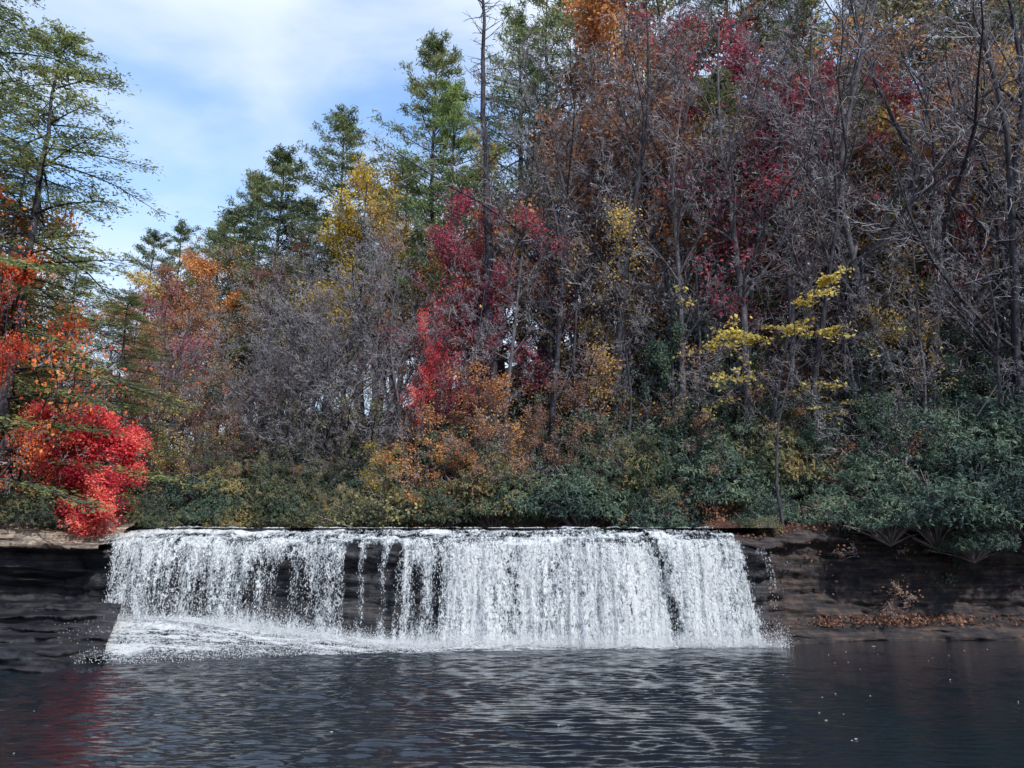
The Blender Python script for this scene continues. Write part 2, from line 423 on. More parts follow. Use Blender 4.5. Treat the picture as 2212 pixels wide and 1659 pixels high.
# ------------------------------------------------------------------ waterfall
def density(X, S):
    fall = sstep(0.22, 0.34, S)
    left = 1 - sstep(-3.6, -1.4, X)
    low = sstep(0.34, 0.75, S)
    d = 0.60 + 0.0 * X
    d = d + 0.14 * (1 - left) * fall
    d = d - 0.10 * left * low
    d = d + 0.06 * left * (1 - sstep(.3, .5, S))
    crest = (1 - fall) * (fbm(X * .8, S * 18, 0, 3, 64) - .52) * 1.2
    d = d + crest
    col = fbm(X * 1.4, 0.3, S * .5, 3, 61)
    d = d + (col - .5) * (0.40 + .15 * left) * fall
    fine = fbm(X * 6, 0.3, S * .5, 2, 66)
    d = d + (fine - .5) * (.22 + .45 * low * left) * fall
    slot = 0
    for cx, w_, k_ in ((-5.0, .26, .75), (-4.35, .30, .8), (-3.75, .20, .7), (-2.9, .22, .42), (-2.3, .16, .35), (-8.1, .22, .34), (-7.3, .26, .38), (-6.6, .18, .30), (-9.6, .16, .22)):
        cc = cx + .25 * (fbm(S * 4, cx, 0, 2, 5) - .5)
        st = sstep(.22, .32, S) if k_ > .6 else sstep(.34, .52, S)
        slot = np.maximum(slot, k_ * np.exp(-((X - cc) / w_) ** 2) * st)
    d = d - slot * (1 - 0.5 * sstep(.75, .95, S))
    xc = 4.35 + .75 * S + .15 * (fbm(S * 5, 0, 0, 2, 8) - .5)
    g4 = np.exp(-((X - xc) / (0.10 + .10 * fbm(S * 7, 1, 0, 2, 8))) ** 2) * (S > .1); d = d - .42 * g4
    ed = .35 * (fbm(S * 6, 0, 0, 3, 28) - .5)
    d = d - 0.8 * sstep(7.1 + .45 * S + ed, 7.5 + .45 * S + ed, X) + .30 * np.exp(-((X - 7.95 - .3 * S) / .25) ** 2) * fall
    d = d - 0.7 * (1 - sstep(-13.0, -12.3, X)) * fall - .25 * (1 - sstep(-13.6, -12.9, X))
    d = d + 0.35 * sstep(.88, 1, S)
    return d

def fall_pos(X, S):
    lipv = 26.0 + 0.5 * (fbm(X * .35, 2.0, 0, 3, 31) - .5) * 2
    bz = 0.62 * (1 - sstep(-9, -3, X))
    c = np.clip(S / .28, 0, 1); q = np.clip((S - .28) / .72, 0, 1)
    y = 29.0 + (lipv - 29.0) * c - 0.50 * q ** .8
    lipz = .30 * (fbm(X * 1.1, 4, 0, 3, 33) - .5)
    ztop = 3.86 - 0.62 * (.35 * c + .65 * (np.floor(c * 4) + sstep(.5, 1, c * 4 - np.floor(c * 4))) / 4) - .10 * c ** 6
    step = lipz * np.sin(c * math.pi)
    zl = 3.14
    z = np.where(S < .28, ztop + step, zl + (bz - .05 - zl) * q ** 1.05)
    return y, z
wf = bpy.data.objects.new("waterfall", None); COL.objects.link(wf)
wf["label"] = "broad white waterfall pouring over a dark rock ledge"; wf["category"] = "waterfall"
wf.location = (-2.5, 25.5, 0)
WOFF = np.array([-2.5, 25.5, 0])
for li, (off, dd, nx, nt_) in enumerate([(0.0, -.03, 1000, 160), (0.22, -0.07, 700, 110)]):
    xs = np.linspace(-14.2, 8.8, nx); ss = np.linspace(0, 1, nt_)
    X, S = np.meshgrid(xs, ss, indexing='ij')
    Y, Z = fall_pos(X, S)
    fall = sstep(.22, .34, S)
    Y = Y + off * fall + fall * (0.16 * (fbm(X * 5, S * 1.5, li * 7, 3, 81) - .5) + .25 * (fbm(X * 1.2, S * 1.2, li * 7, 2, 85) - .5)) * 1.6
    Z = Z + (1 - fall) * .16 * (fbm(X * 3, Y * 3, 0, 3, 88) - .5) - off * .12
    Xs = X + .08 * (fbm(X * 4, S * 4, 3, 2, 90) - .5)
    D = density(X, S) + dd
    me = make_mesh("water_curtain", np.stack([Xs, Y, Z], 2) - WOFF, grid_faces(nx, nt_), [M_falls], D, smooth=True)
    link(bpy.data.objects.new("water_curtain", me), wf)

rd = np.random.RandomState(8)
def bipyramids(C, rx, rz):
    n = len(C)
    rx = np.broadcast_to(rx, (n,))[:, None]; rz = np.broadcast_to(rz, (n,))[:, None]
    e = np.array([[1, 0, 0], [-.5, .87, 0], [-.5, -.87, 0]])
    V = np.zeros((n, 5, 3))
    for k in range(3): V[:, k] = C + e[k] * rx
    V[:, 3] = C + np.array([0, 0, 1.0]) * rz; V[:, 4] = C - np.array([0, 0, 1.0]) * rz
    f = np.array([[0, 1, 3], [1, 2, 3], [2, 0, 3], [1, 0, 4], [2, 1, 4], [0, 2, 4]])
    F = (np.arange(n) * 5)[:, None, None] + f[None]
    return V.reshape(-1, 3), F.reshape(-1, 3)
n = 60000
X = rd.uniform(-13.2, 8.3, n); S = rd.uniform(0.24, 1, n)
D = density(X, S) + .25 * (fbm(X * 8, S * 10, 0, 2, 99) - .5)
keep = rd.uniform(0, 1, n) < np.clip((D - .15) * 0.9, 0, .5)
X = X[keep]; S = S[keep]
Y, Z = fall_pos(X, S)
Y = Y - rd.uniform(0, .3, len(X)); Z = Z + .05 * rd.uniform(-.3, 1, len(X))
V, F = bipyramids(np.stack([X, Y, Z], 1), rd.uniform(.005, .012, len(X)), 0.045 * rd.uniform(.2, 1, len(X)))
link(bpy.data.objects.new("water_strands", make_mesh("water_strands", V - WOFF, F, [M_white])), wf)

def foam_front(x):
    return np.interp(x, [-10.2, -9.2, -7.5, -6.2, -4.8, -3, 0, 3, 6, 8.2, 9.3], [19.2, 19.1, 19.6, 20.6, 21.6, 22.6, 23.6, 24.2, 24.7, 25.3, 26.2])
def foam_shear(X, Y): return X - (Y - 19.2) * .5 * (1 - sstep(-9.5, -1.5, X)) + .9 * (fbm(Y * .9, X * .3, 0, 4, 55) - .5) * (1 - sstep(-9.5, -5, X))
nx, nv = 620, 110
xs = np.linspace(-10.4, 9.3, nx); vs = np.linspace(0, 1, nv)
X, Vv = np.meshgrid(xs, vs, indexing='ij')
yb = 26.2; yf = foam_front(X) + .8 * (fbm(X * 1.2, 0, 0, 4, 14) - .5)
Y = yb + (yf - yb) * Vv
bz = .70 * (1 - sstep(-8.5, -2.0, X))
stepz = .08 * np.tanh(3 * np.sin(Vv * 9 + 3 * fbm(X * .5, 0, 0, 2, 4))) * (1 - sstep(-8, -3, X)) * (1 - Vv)
Z = bz * (1 - Vv ** 1.8) + .05 + stepz + .34 * (fbm(X * 2.2, Y * 2.4, 0, 5, 15) - .40) * np.clip(1.15 - Vv, .2, 1) - .05 * Vv
Z = np.maximum(Z, .03 - .02 * Vv)
Dn = 0.74 - .34 * Vv ** 2 + 1.0 * (fbm(X * .9, Y * 2.6, 0, 4, 16) - .5)
Dn = Dn + .10 * (1 - sstep(-8, -5, X)) * sstep(0, .5, Vv) + .25 * (1 - sstep(0, .25, Vv))
Dn = Dn - .7 * sstep(.85, 1, Vv) - .6 * (1 - sstep(-10.4, -9.4, X)) - .6 * sstep(8.0, 9.1, X)
link(bpy.data.objects.new("foam_apron", make_mesh("foam_apron", np.stack([foam_shear(X, Y), Y, Z], 2) - WOFF, grid_faces(nx, nv), [M_foam], Dn, smooth=True)), wf)
n = 30000
X = rd.uniform(-12.8, 8.3, n); yb = 25.3 + rd.normal(0, .35, n)
hh = np.abs(rd.normal(0, .25, n)) * (0.4 + fbm(X * .8, 0, 0, 3, 19))
C = np.stack([X, yb - hh * .5, .62 * (1 - sstep(-9, -3, X)) + hh + .02], 1)
n2 = 14000
X2 = rd.uniform(-10.6, -2, n2); v2 = rd.uniform(0, 1.02, n2) ** .8
y2 = 26 + (foam_front(X2) - 26) * v2
C2 = np.stack([foam_shear(X2, y2) + rd.normal(0, .15, n2), y2, .70 * (1 - sstep(-8.5, -2.0, X2)) * np.clip(1 - v2 ** 1.8, 0, 1) + .06 + np.abs(rd.normal(0, .10, n2))], 1)
C = np.concatenate([C, C2])
V, F = bipyramids(C, rd.uniform(.005, .013, len(C)), rd.uniform(.006, .018, len(C)))
link(bpy.data.objects.new("splash_spray", make_mesh("splash_spray", V - WOFF, F, [M_white])), wf)

n = 60
fy = rd.uniform(9, 26, n); fx = np.where(rd.uniform(0, 1, n) < .8, rd.uniform(4.5, 15, n), rd.uniform(-12, 3, n)) * np.clip(fy / 20, .4, 1)
r_ = rd.uniform(.006, .014, n); r_[:3] = .045
a = np.arange(6) * math.pi / 3
fz = wz(fx, fy)
V = np.zeros((n, 7, 3)); V[:, 6] = np.stack([fx, fy, fz + .008], 1)
for k in range(6):
    V[:, k, 0] = fx + np.cos(a[k]) * r_ * rd.uniform(.9, 2.2, n); V[:, k, 1] = fy + np.sin(a[k]) * r_ * rd.uniform(.7, 1.3, n); V[:, k, 2] = fz + .003
F = (np.arange(n) * 7)[:, None, None] + np.array([[k, (k + 1) % 6, 6] for k in range(6)])[None]
fo = thing("foam_flecks", make_mesh("foam_flecks", V.reshape(-1, 3), F.reshape(-1, 3), [M_white]), "small white foam flecks floating on the dark pool", "foam")
fo["kind"] = "stuff"

# ------------------------------------------------------------------ tree skeletons
def grow(out, p, d, L, r, depth, cfg, rnd):
    n = cfg['n'][depth]; last = depth == cfg['max']
    step = L / n; acc = rnd.random()
    r0 = r
    for i in range(n):
        w = cfg['wig'][depth]
        d = d + Vector((rnd.gauss(0, w), rnd.gauss(0, w), rnd.gauss(0, w * cfg['vz']) + cfg['up'][depth]))
        if depth == 0: d += Vector((-p.x * .07, -p.y * .07, .1))
        d = d.normalized()
        q = p + d * step
        f = (i + 1) / n
        r1 = max(r * (1 - f * cfg['taper'][depth]), cfg['rmin'])
        out.append((tuple(p), tuple(q), r0, r1, depth))
        if not last and f > cfg['start'][depth]:
            acc += cfg['ch'][depth] / (n * (1 - cfg['start'][depth]))
            while acc >= 1:
                acc -= 1
                t = rnd.random(); b = p.lerp(q, t)
                rv = Vector((rnd.gauss(0, 1), rnd.gauss(0, 1), rnd.gauss(0, 1) * (1 if depth == 0 else cfg['vz'])))
                pr = (rv - d * rv.dot(d)).normalized()
                an = math.radians(rnd.gauss(cfg['ang'][depth], 10))
                nd = (d * math.cos(an) + pr * math.sin(an)).normalized()
                fl = (1 - .55 * max(0, f - cfg['start'][depth]) / (1 - cfg['start'][depth])) if depth == 0 else (1 - .4 * f)
                grow(out, b, nd, L * cfg['len'][depth] * rnd.uniform(.6, 1.1) * fl, max(r1 * cfg['rr'][depth], cfg['rmin']), depth + 1, cfg, rnd)
        p = q; r0 = r1

def decid(seed, H=16, spread=0.42, start=0.28, nb=13, bark=1.0, wig=.09, lean=0.0, ang=52, rmin=.012, vz=1.0, up=(.03, .06, .04, .02, .02), ch=(6, 5, 4), rr0=.5):
    rnd = random.Random(seed)
    cfg = dict(max=4, n=[11, 6, 5, 3, 2], wig=[wig, .16, .2, .24, .25], up=list(up), taper=[.85, .75, .7, .6, .4], vz=vz,
               rmin=rmin, start=[start, .2, .15, .1], ch=[nb] + list(ch), ang=[ang, 45, 45, 45], len=[spread, .5, .5, .55], rr=[rr0, .6, .6, .7])
    out = []
    grow(out, Vector((0, 0, -.4)), Vector((lean, 0, 1)).normalized(), H, H * .0115 * bark, 0, cfg, rnd)
    top = max(s[1][2] for s in out)
    return out, top

PROTO = {}
def proto_decid(key, seed, leafn=0, lsize=.16, keepd=4, jit=.16, clump=3, flat=0, **kw):
    segs, top = decid(seed, **kw)
    main = [s[:4] for s in segs if s[4] <= 2]
    fine = [s[:4] for s in segs if s[4] > 2 and s[4] <= keepd]
    V, F = tubes(main, 5)
    tm = make_mesh(key + "_trunk", V, F, [M_bark], smooth=True)
    V, F = tubes(fine, 3)
    bm_ = make_mesh(key + "_twigs", V, F, [M_twig])
    E = np.array([s[1] for s in segs if s[4] >= 3])
    d = dict(trunk=tm, branches=bm_, h=top, cen=(float(np.median(E[:, 0])), float(np.median(E[:, 1]))))
    if leafn:
        rng = np.random.RandomState(seed)
        P = np.array([s[:2] for s in segs if s[4] >= 3], float)
        cl = fbm(P[:, 0, 0] * .5, P[:, 0, 1] * .5, P[:, 0, 2] * .5, 2, seed)
        pr = np.clip((cl - .36) * clump, 0.02, 1); pr /= pr.sum()
        idx = rng.choice(len(P), leafn, p=pr); t = rng.uniform(0, 1, (leafn, 1))
        C = P[idx, 0] * (1 - t) + P[idx, 1] * t + rng.normal(0, 1, (leafn, 3)) * np.array([jit, jit, jit * (1 - flat)])
        V, F, T = leaves(C, lsize, .75, rng)
        d['crown'] = make_mesh(key + "_leaves", V, F, [M_orange], T)
    PROTO[key] = d

for i in range(5):
    proto_decid("bare%d" % i, 100 + i, H=16, spread=[.38, .45, .34, .5, .4][i], start=[.3, .2, .4, .18, .25][i], wig=[.07, .10, .06, .12, .11][i], ch=(6, 5, 4), rmin=.008, bark=.85)
for i in range(4):   # tall slender poles with high, open crowns and long ascending limbs
    proto_decid("pole%d" % i, 150 + i, H=18, spread=[.42, .36, .5, .45][i], start=[.35, .42, .25, .3][i], nb=12, wig=[.05, .05, .11, .08][i], ch=(6, 5, 4), rmin=.008, bark=.8, ang=42, rr0=.58)
for i in range(5):
    proto_decid("leafy%d" % i, 200 + i, leafn=8500, lsize=.145, jit=.26, clump=2, H=15, spread=[.38, .45, .35, .42, .4][i], start=[.25, .2, .3, .18, .22][i], ch=(5, 5, 3))
for i in range(3):
    proto_decid("sparse%d" % i, 300 + i, leafn=3400, lsize=.14, H=14, spread=.44, start=.15, wig=.11, ch=(5, 4, 3), jit=.3, clump=1.5)
for i in range(3):
    proto_decid("under%d" % i, 400 + i, leafn=3500, lsize=.18, jit=.26, H=14, spread=.6, start=.06, nb=16, wig=.12, bark=.7, ang=48, rmin=.016, ch=(5, 4, 3))
proto_decid("dense0", 500, leafn=18000, lsize=.25, jit=.34, H=14, spread=.62, start=.04, nb=18, bark=.8, ang=60, clump=6)
proto_decid("droop0", 507, leafn=22000, lsize=.24, jit=.42, H=14, spread=.42, start=.0, nb=28, bark=.7, ang=50, clump=1.6, up=(.03, -.03, -.06, -.05, -.05))
proto_decid("tier0", 510, leafn=2400, lsize=.20, jit=.18, flat=.75, H=14, spread=.7, start=.5, nb=7, bark=.55, ang=85, clump=6, vz=.2, up=(.03, .02, 0, 0, 0), ch=(6, 4, 2))

def proto_conifer(key, seed, H=22, Lmax=4.2, whorl=.75, nb=5, kind='pine', start=.2, gappy=.15, bl=.3, bw=.2, per=8):
    rnd = random.Random(seed); rng = np.random.RandomState(seed)
    segs = []; p = Vector((0, 0, -.4)); n = 16; r = H * .0105
    for i in range(n):
        q = Vector((rnd.gauss(0, .05), rnd.gauss(0, .05), H * (i + 1) / n))
        segs.append((tuple(p), tuple(q), r * (1 - i / n * .92), r * (1 - (i + 1) / n * .92))); p = q
    tw = []; C = []; Dd = []
    z = H * start
    while z < H * .985:
        f = (z / H - start) / (1 - start)
        prof = (1 - f) ** .7 * (0.55 + .45 * min(1, f * 5 + .3))
        a0 = rnd.uniform(0, 6.28)
        for b in range(nb):
            if rnd.random() < gappy: continue
            a = a0 + b * 6.283 / nb + rnd.gauss(0, .25)
            L = (Lmax * prof + .35) * rnd.uniform(.45, 1.25)
            if kind == 'pine': up = rnd.uniform(.05, .3) + .5 * f ** 2
            else: up = rnd.uniform(-.15, .15) + .35 * f ** 2
            d = Vector((math.cos(a), math.sin(a), up)).normalized()
            p = Vector((0, 0, z + rnd.uniform(-.2, .2))); m = 5; br = .012 * L + .006
            for i in range(m):
                d = (d + Vector((rnd.gauss(0, .06), rnd.gauss(0, .06), rnd.gauss(0, .05) + (.05 if kind == 'pine' else -.07)))).normalized()
                q = p + d * (L / m)
                tw.append((tuple(p), tuple(q), br * (1 - i / m * .8), br * (1 - (i + 1) / m * .8)))
                if i >= (1 if L > 1 else 0):
                    ns = 3 if kind == 'pine' else 5
                    for s in range(ns):
                        sgn = 1 if s % 2 else -1
                        side = Vector((-d.y, d.x, 0)).normalized() * sgn
                        sl = L * .30 * (1 - .5 * i / m) * rnd.uniform(.6, 1.1)
                        sd = (d * .7 + side * rnd.uniform(.5, 1) + Vector((0, 0, rnd.uniform(-.05, .3 if kind == 'pine' else .03)))).normalized()
                        b0 = p.lerp(q, rnd.random()); b1 = b0 + sd * sl
                        tw.append((tuple(b0), tuple(b1), .009, .006))
                        k = max(2, int(sl / (.26 if kind == 'pine' else .16)))
                        for j in range(k):
                            c = b0.lerp(b1, (j + .8) / k)
                            for _ in range(per):
                                C.append(tuple(c)); Dd.append(tuple(sd))
                p = q
            for _ in range(per * 2): C.append(tuple(p)); Dd.append(tuple(d))
        z += whorl * rnd.uniform(.75, 1.2) * (1 - .35 * f)
    C = np.array(C); Dd = np.array(Dd)
    if kind == 'pine':
        Dd = Dd * .5 + np.array([0, 0, .35])
        C = C + rng.normal(0, 1, C.shape) * np.array([.14, .14, .07])
    else:
        C = C + rng.normal(0, 1, C.shape) * np.array([.15, .15, .06])
        Dd = Dd + rng.normal(0, 1, Dd.shape) * np.array([.6, .6, .12])
    V, F, T = leaves(C, bl, bw, rng, Dd, .9 if kind == 'pine' else .25, flat=0 if kind == 'pine' else .5)
    d = dict(crown=make_mesh(key + "_needles", V, F, [M_pine], T), h=H, cen=(0, 0))
    V, F = tubes(segs, 7); d['trunk'] = make_mesh(key + "_trunk", V, F, [M_bark], smooth=True)
    V, F = tubes(tw, 3); d['branches'] = make_mesh(key + "_branches", V, F, [M_bark])
    PROTO[key] = d

proto_conifer("pine0", 1, Lmax=4.8, whorl=.95, per=7, bl=.26)
proto_conifer("pine1", 2, Lmax=4.5, whorl=1.0, per=8, start=.15, gappy=.2, bl=.26)
proto_conifer("pine2", 3, Lmax=4.8, whorl=1.05, per=7, gappy=.3, start=.3, bl=.26)
proto_conifer("hemlock0", 4, kind='hemlock', Lmax=5.2, whorl=.78, nb=5, start=.28, gappy=.28, bl=.14, bw=.30, per=5)
proto_conifer("hemlock1", 5, kind='hemlock', Lmax=5.6, whorl=.66, nb=6, start=.42, gappy=.25, bl=.15, bw=.32, per=5)

# dead snag
rnd = random.Random(9); segs = []; p = Vector((0, 0, -.5)); n = 14; H = 27
for i in range(n):
    q = Vector((-.05 * i + rnd.gauss(0, .06), rnd.gauss(0, .06), H * (i + 1) / n))
    segs.append((tuple(p), tuple(q), .29 * (1 - i / n * .75), .29 * (1 - (i + 1) / n * .75))); p = q
V, F = tubes(segs, 8); snag_t = make_mesh("snag_trunk", V, F, [M_bark], smooth=True)
tw = []
for i in range(140):
    z = rnd.uniform(7, 26.8); a = rnd.uniform(0, 6.28); L = rnd.uniform(.4, 2.6) * (1.15 - .5 * z / 27)
    p = Vector((-.05 * z / H * n, 0, z)); d = Vector((math.cos(a), math.sin(a), rnd.uniform(-.1, .35))).normalized()
    for j in range(4):
        d = (d + Vector((rnd.gauss(0, .15), rnd.gauss(0, .15), rnd.gauss(0, .12) + .04))).normalized(); q = p + d * L / 4
        tw.append((tuple(p), tuple(q), .03 * (1 - j / 5), .03 * (1 - (j + 1) / 5)))
        if j > 0:
            e = (d + Vector((rnd.gauss(0, .6), rnd.gauss(0, .6), rnd.gauss(0, .5)))).normalized()
            tw.append((tuple(p), tuple(p + e * L * .3), .014, .009))
        p = q
V, F = tubes(tw, 3); snag_b = make_mesh("snag_branches", V, F, [M_barkg])
PROTO['snag'] = dict(trunk=snag_t, branches=snag_b, h=27, cen=(0, 0))

# bushes
def proto_bush(key, seed, nw, R=(1, 1, .8), per=8, ls=.1, asp=.3, whorl=True):
    rng = np.random.RandomState(seed)
    u = rand_unit(nw, rng); u[:, 2] = np.abs(u[:, 2]) * 1.0
    lump = .5 + 1.0 * fbm(u[:, 0] * 2.2 + 5, u[:, 1] * 2.2, u[:, 2] * 2.2, 3, seed)
    rr = lump * rng.uniform(.3, 1, nw) ** .45
    C = u * rr[:, None] * np.array(R) + np.array([0, 0, .15])
    nrm = u + np.array([0, 0, .35]); nrm /= np.linalg.norm(nrm, axis=1, keepdims=True)
    if whorl:
        nrm = nrm + rng.normal(0, .4, nrm.shape); nrm /= np.linalg.norm(nrm, axis=1, keepdims=True)
        Cw = np.repeat(C, per, 0); Nw = np.repeat(nrm, per, 0)
        rv = rand_unit(len(Cw), rng); T = rv - Nw * np.sum(rv * Nw, 1, keepdims=True); T /= np.linalg.norm(T, axis=1, keepdims=True)
        D = T + Nw * rng.uniform(-.6, .6, (len(Cw), 1)); D /= np.linalg.norm(D, axis=1, keepdims=True)
        S = (ls * rng.uniform(.6, 1.25, len(Cw)))[:, None]
        B = np.cross(D, Nw + rng.normal(0, .5, Nw.shape)); B /= np.linalg.norm(B, axis=1, keepdims=True) + 1e-9
        V = np.stack([Cw, Cw + D * S * .5 + B * S * asp * .5, Cw + D * S - Nw * S * .15, Cw + D * S * .5 - B * S * asp * .5], 1).reshape(-1, 3)
        F = np.arange(len(Cw) * 4).reshape(-1, 4)
        tt = np.repeat(.6 * np.clip((fbm(C[:, 0] * 3, C[:, 1] * 3, C[:, 2] * 3, 2, seed) - .5) * 2 + .5, 0, 1) + .3 * rng.uniform(0, 1, nw), per) + .15 * rng.uniform(0, 1, len(Cw))
        Tn = np.repeat(tt, 4)
    else:
        Cw = np.repeat(C, per, 0) + rng.normal(0, .06, (nw * per, 3))
        V, F, Tn = leaves(Cw, ls, asp, rng, cs=3)
    st = []
    for i in range(90):
        c = C[rng.randint(nw)] * rng.uniform(1, 1.25)
        m = c * .5 * np.array([.7, .7, 1]) + rng.normal(0, .05, 3)
        st.append(((0, 0, -.15), tuple(m), .02, .012)); st.append((tuple(m), tuple(c), .012, .005))
    V2, F2 = tubes(st, 4)
    PROTO[key] = dict(crown=make_mesh(key + "_leaves", V, F, [M_rhodo], Tn), branches=make_mesh(key + "_stems", V2, F2, [M_twigd]), h=1.0, cen=(0, 0))
proto_bush("rhodo0", 21, 1700, per=7, ls=.075)
proto_bush("rhodo1", 22, 1500, R=(1.1, 1, .75), per=7, ls=.08)
proto_bush("rhodo2", 23, 1900, R=(1, 1, 1.0), per=7, ls=.07)
proto_bush("shrub0", 31, 800, per=5, ls=.06, asp=.7, whorl=False)
proto_bush("shrub1", 32, 480, R=(1, 1, 1.0), per=5, ls=.06, asp=.7, whorl=False)

def put(key, name, x, y, h=None, scale=None, leaf=None, twig=None, trunk=None, label="", cat="tree", group=None, tilt=(0, 0), rot=None, z=None, sxy=1.0):
    P = PROTO[key]
    e = bpy.data.objects.new(name, None); COL.objects.link(e)
    zz = hz(x, y) if z is None else z
    s = scale if scale else h / P['h']
    r = random.uniform(0, 6.28) if rot is None else rot
    cx, cy = P['cen']; cx *= s * sxy; cy *= s * sxy
    ox = cx * math.cos(r) - cy * math.sin(r)
    oy = cx * math.sin(r) + cy * math.cos(r)
    e.location = (x - ox, y - oy * .5, zz - .15)
    e.scale = (s * sxy, s * sxy, s)
    e.rotation_euler = (tilt[0], tilt[1], r)
    e["label"] = label; e["category"] = cat
    if group: e["group"] = group
    names = dict(trunk="trunk", branches="stems" if cat == "bush" else "branches", crown="foliage" if cat == "bush" else "crown")
    for part in ('trunk', 'branches', 'crown'):
        if part in P:
            o = bpy.data.objects.new(names[part], P[part]); COL.objects.link(o); o.parent = e
            mt = {'trunk': trunk, 'branches': twig, 'crown': leaf}[part]
            if mt:
                o.material_slots[0].link = 'OBJECT'; o.material_slots[0].material = mt
    e.empty_display_size = .3
    return e

def tall(key, name, px, pyt, y, **kw):
    x, zt = at(px, pyt, y)
    g = hz(x, y) if kw.get('z') is None else kw['z']
    return put(key, name, x, y, h=max(zt - g, 2.0), **kw)

G_H = "trees on the wooded hillside"
G_P = "evergreen pines rising above the autumn woods"
for (k, px, pt, y, m, lab, w) in [
    ("pine1", 436, 38, 48, M_pine, "tall green white pine above the autumn trees", 1.1),
    ("pine0", 455, 80, 45, M_pinebright, "tall light green pine with layered boughs", 1.15),
    ("pine0", 345, 112, 52, M_pine, "dark green pine with spreading top", 1.2),
    ("pine1", 285, 150, 54, M_pine, "olive green pine above the bare woods", 1.35),
    ("pine0", 262, 172, 56, M_pine, "dark green pine in a cluster of pines", 1.3),
    ("pine1", 236, 210, 57, M_pine, "dark green pine in a cluster of pines", 1.5),
    ("pine2", 222, 222, 60, M_pine, "dark green pine in a cluster of pines", 1.4),
    ("pine1", 310, 200, 55, M_pine, "dark green pine in a cluster of pines", 1.4),
    ("pine0", 385, 185, 54, M_pine, "green pine with spreading boughs", 1.4),
    ("pine2", 184, 222, 62, M_pine, "distant thin green pine on the skyline", 1.2),
    ("pine2", 156, 228, 60, M_pine, "distant thin green pine on the skyline", 1.2),
    ("pine2", 545, -30, 48, M_pine, "tall pine with ragged dark boughs", 1.0),
    ("pine0", 580, -70, 50, M_pine, "tall pine with ragged dark boughs", 1.0),
    ("pine0", 640, -60, 52, M_pine, "tall pine with ragged dark boughs", 1.0),
    ("pine2", 720, -90, 52, M_pine, "tall pine with ragged dark boughs", 1.0),
    ("pine1", 780, -90, 50, M_pine, "tall pine with ragged dark boughs", 1.1),
    ("pine0", 860, -80, 52, M_pine, "tall pine with ragged dark boughs", 1.1),
    ("pine2", 930, -100, 50, M_pine, "tall pine with ragged dark boughs", 1.2),
    ("pine1", 1000, -90, 50, M_pine, "tall pine with ragged dark boughs", 1.1),
    ("pine2", 520, 10, 53, M_pine, "tall pine with ragged dark boughs", 1.1),
    ("pine0", 408, 160, 56, M_pine, "green pine with spreading boughs", 1.2),
]:
    tall(k, "pine_tree", px, pt, y, leaf=m, label=lab, group=G_P, sxy=w)
tall("snag", "dead_tree", 495, -12, 36.5, label="tall dead pine trunk with short bare grey branches", rot=0)

# left hemlocks and scarlet maples
tall("hemlock0", "hemlock_tree", 66, 26, 26, leaf=M_hem, label="tall hemlock with lacy drooping boughs on the bank", sxy=1.15)
tall("hemlock1", "hemlock_tree", -8, -140, 24.5, leaf=M_hem, label="large hemlock with dense dark boughs at the river edge", sxy=.9, z=3.6)
tall("hemlock0", "hemlock_tree", 30, 150, 29, leaf=M_hem, label="smaller green hemlock behind the red maple", sxy=1.2)
tall("hemlock0", "hemlock_tree", 130, 290, 32, leaf=M_hem, label="young green hemlock by the upper river", sxy=1.5)
tall("hemlock0", "hemlock_tree", 80, 250, 31, leaf=M_hem, label="young green hemlock by the upper river", sxy=1.4)
x, zt = at(112, 400, 26.6)
put("droop0", "maple_tree", x, 26.8, h=4.7, leaf=M_red, twig=M_twigd, label="small scarlet maple glowing red above the rock slab", z=3.3, sxy=1.2)
x, zt = at(72, 400, 27.2)
put("droop0", "maple_tree", x, 27.2, h=4.2, leaf=M_red, twig=M_twigd, label="small scarlet maple on the river bank", z=3.6, rot=2, sxy=1.15)
tall("leafy1", "maple_tree", 14, 270, 23.4, leaf=M_fire, label="flame orange maple beside dark green hemlocks", sxy=.75, z=3.4)
tall("leafy3", "maple_tree", 4, 230, 24.6, leaf=M_fire, label="flame orange maple beside dark green hemlocks", sxy=.8, z=3.4)
tall("sparse0", "maple_tree", 45, 160, 27, leaf=M_fire, label="thin orange maple tangled among the hemlocks", sxy=.8)
tall("leafy0", "maple_tree", 12, 170, 28, leaf=M_orange, label="orange maple among the dark hemlocks", sxy=.9)
put("rhodo0", "rhododendron_bush", at(18, 500, 25.8)[0], 26.2, scale=1.5, leaf=M_rhodo2, label="glossy green rhododendron bush on the rock slab", cat="bush", z=3.6, group="rhododendron bushes along the bank")
for px, s in ((60, 1.2), (100, 1.1), (140, 1.2)):
    put("rhodo2", "rhododendron_bush", at(px, 500, 28.5)[0], 28.8, scale=s, leaf=M_rhodo2, label="green rhododendron bush under the scarlet maple", cat="bush", z=3.8, group="rhododendron bushes along the bank")

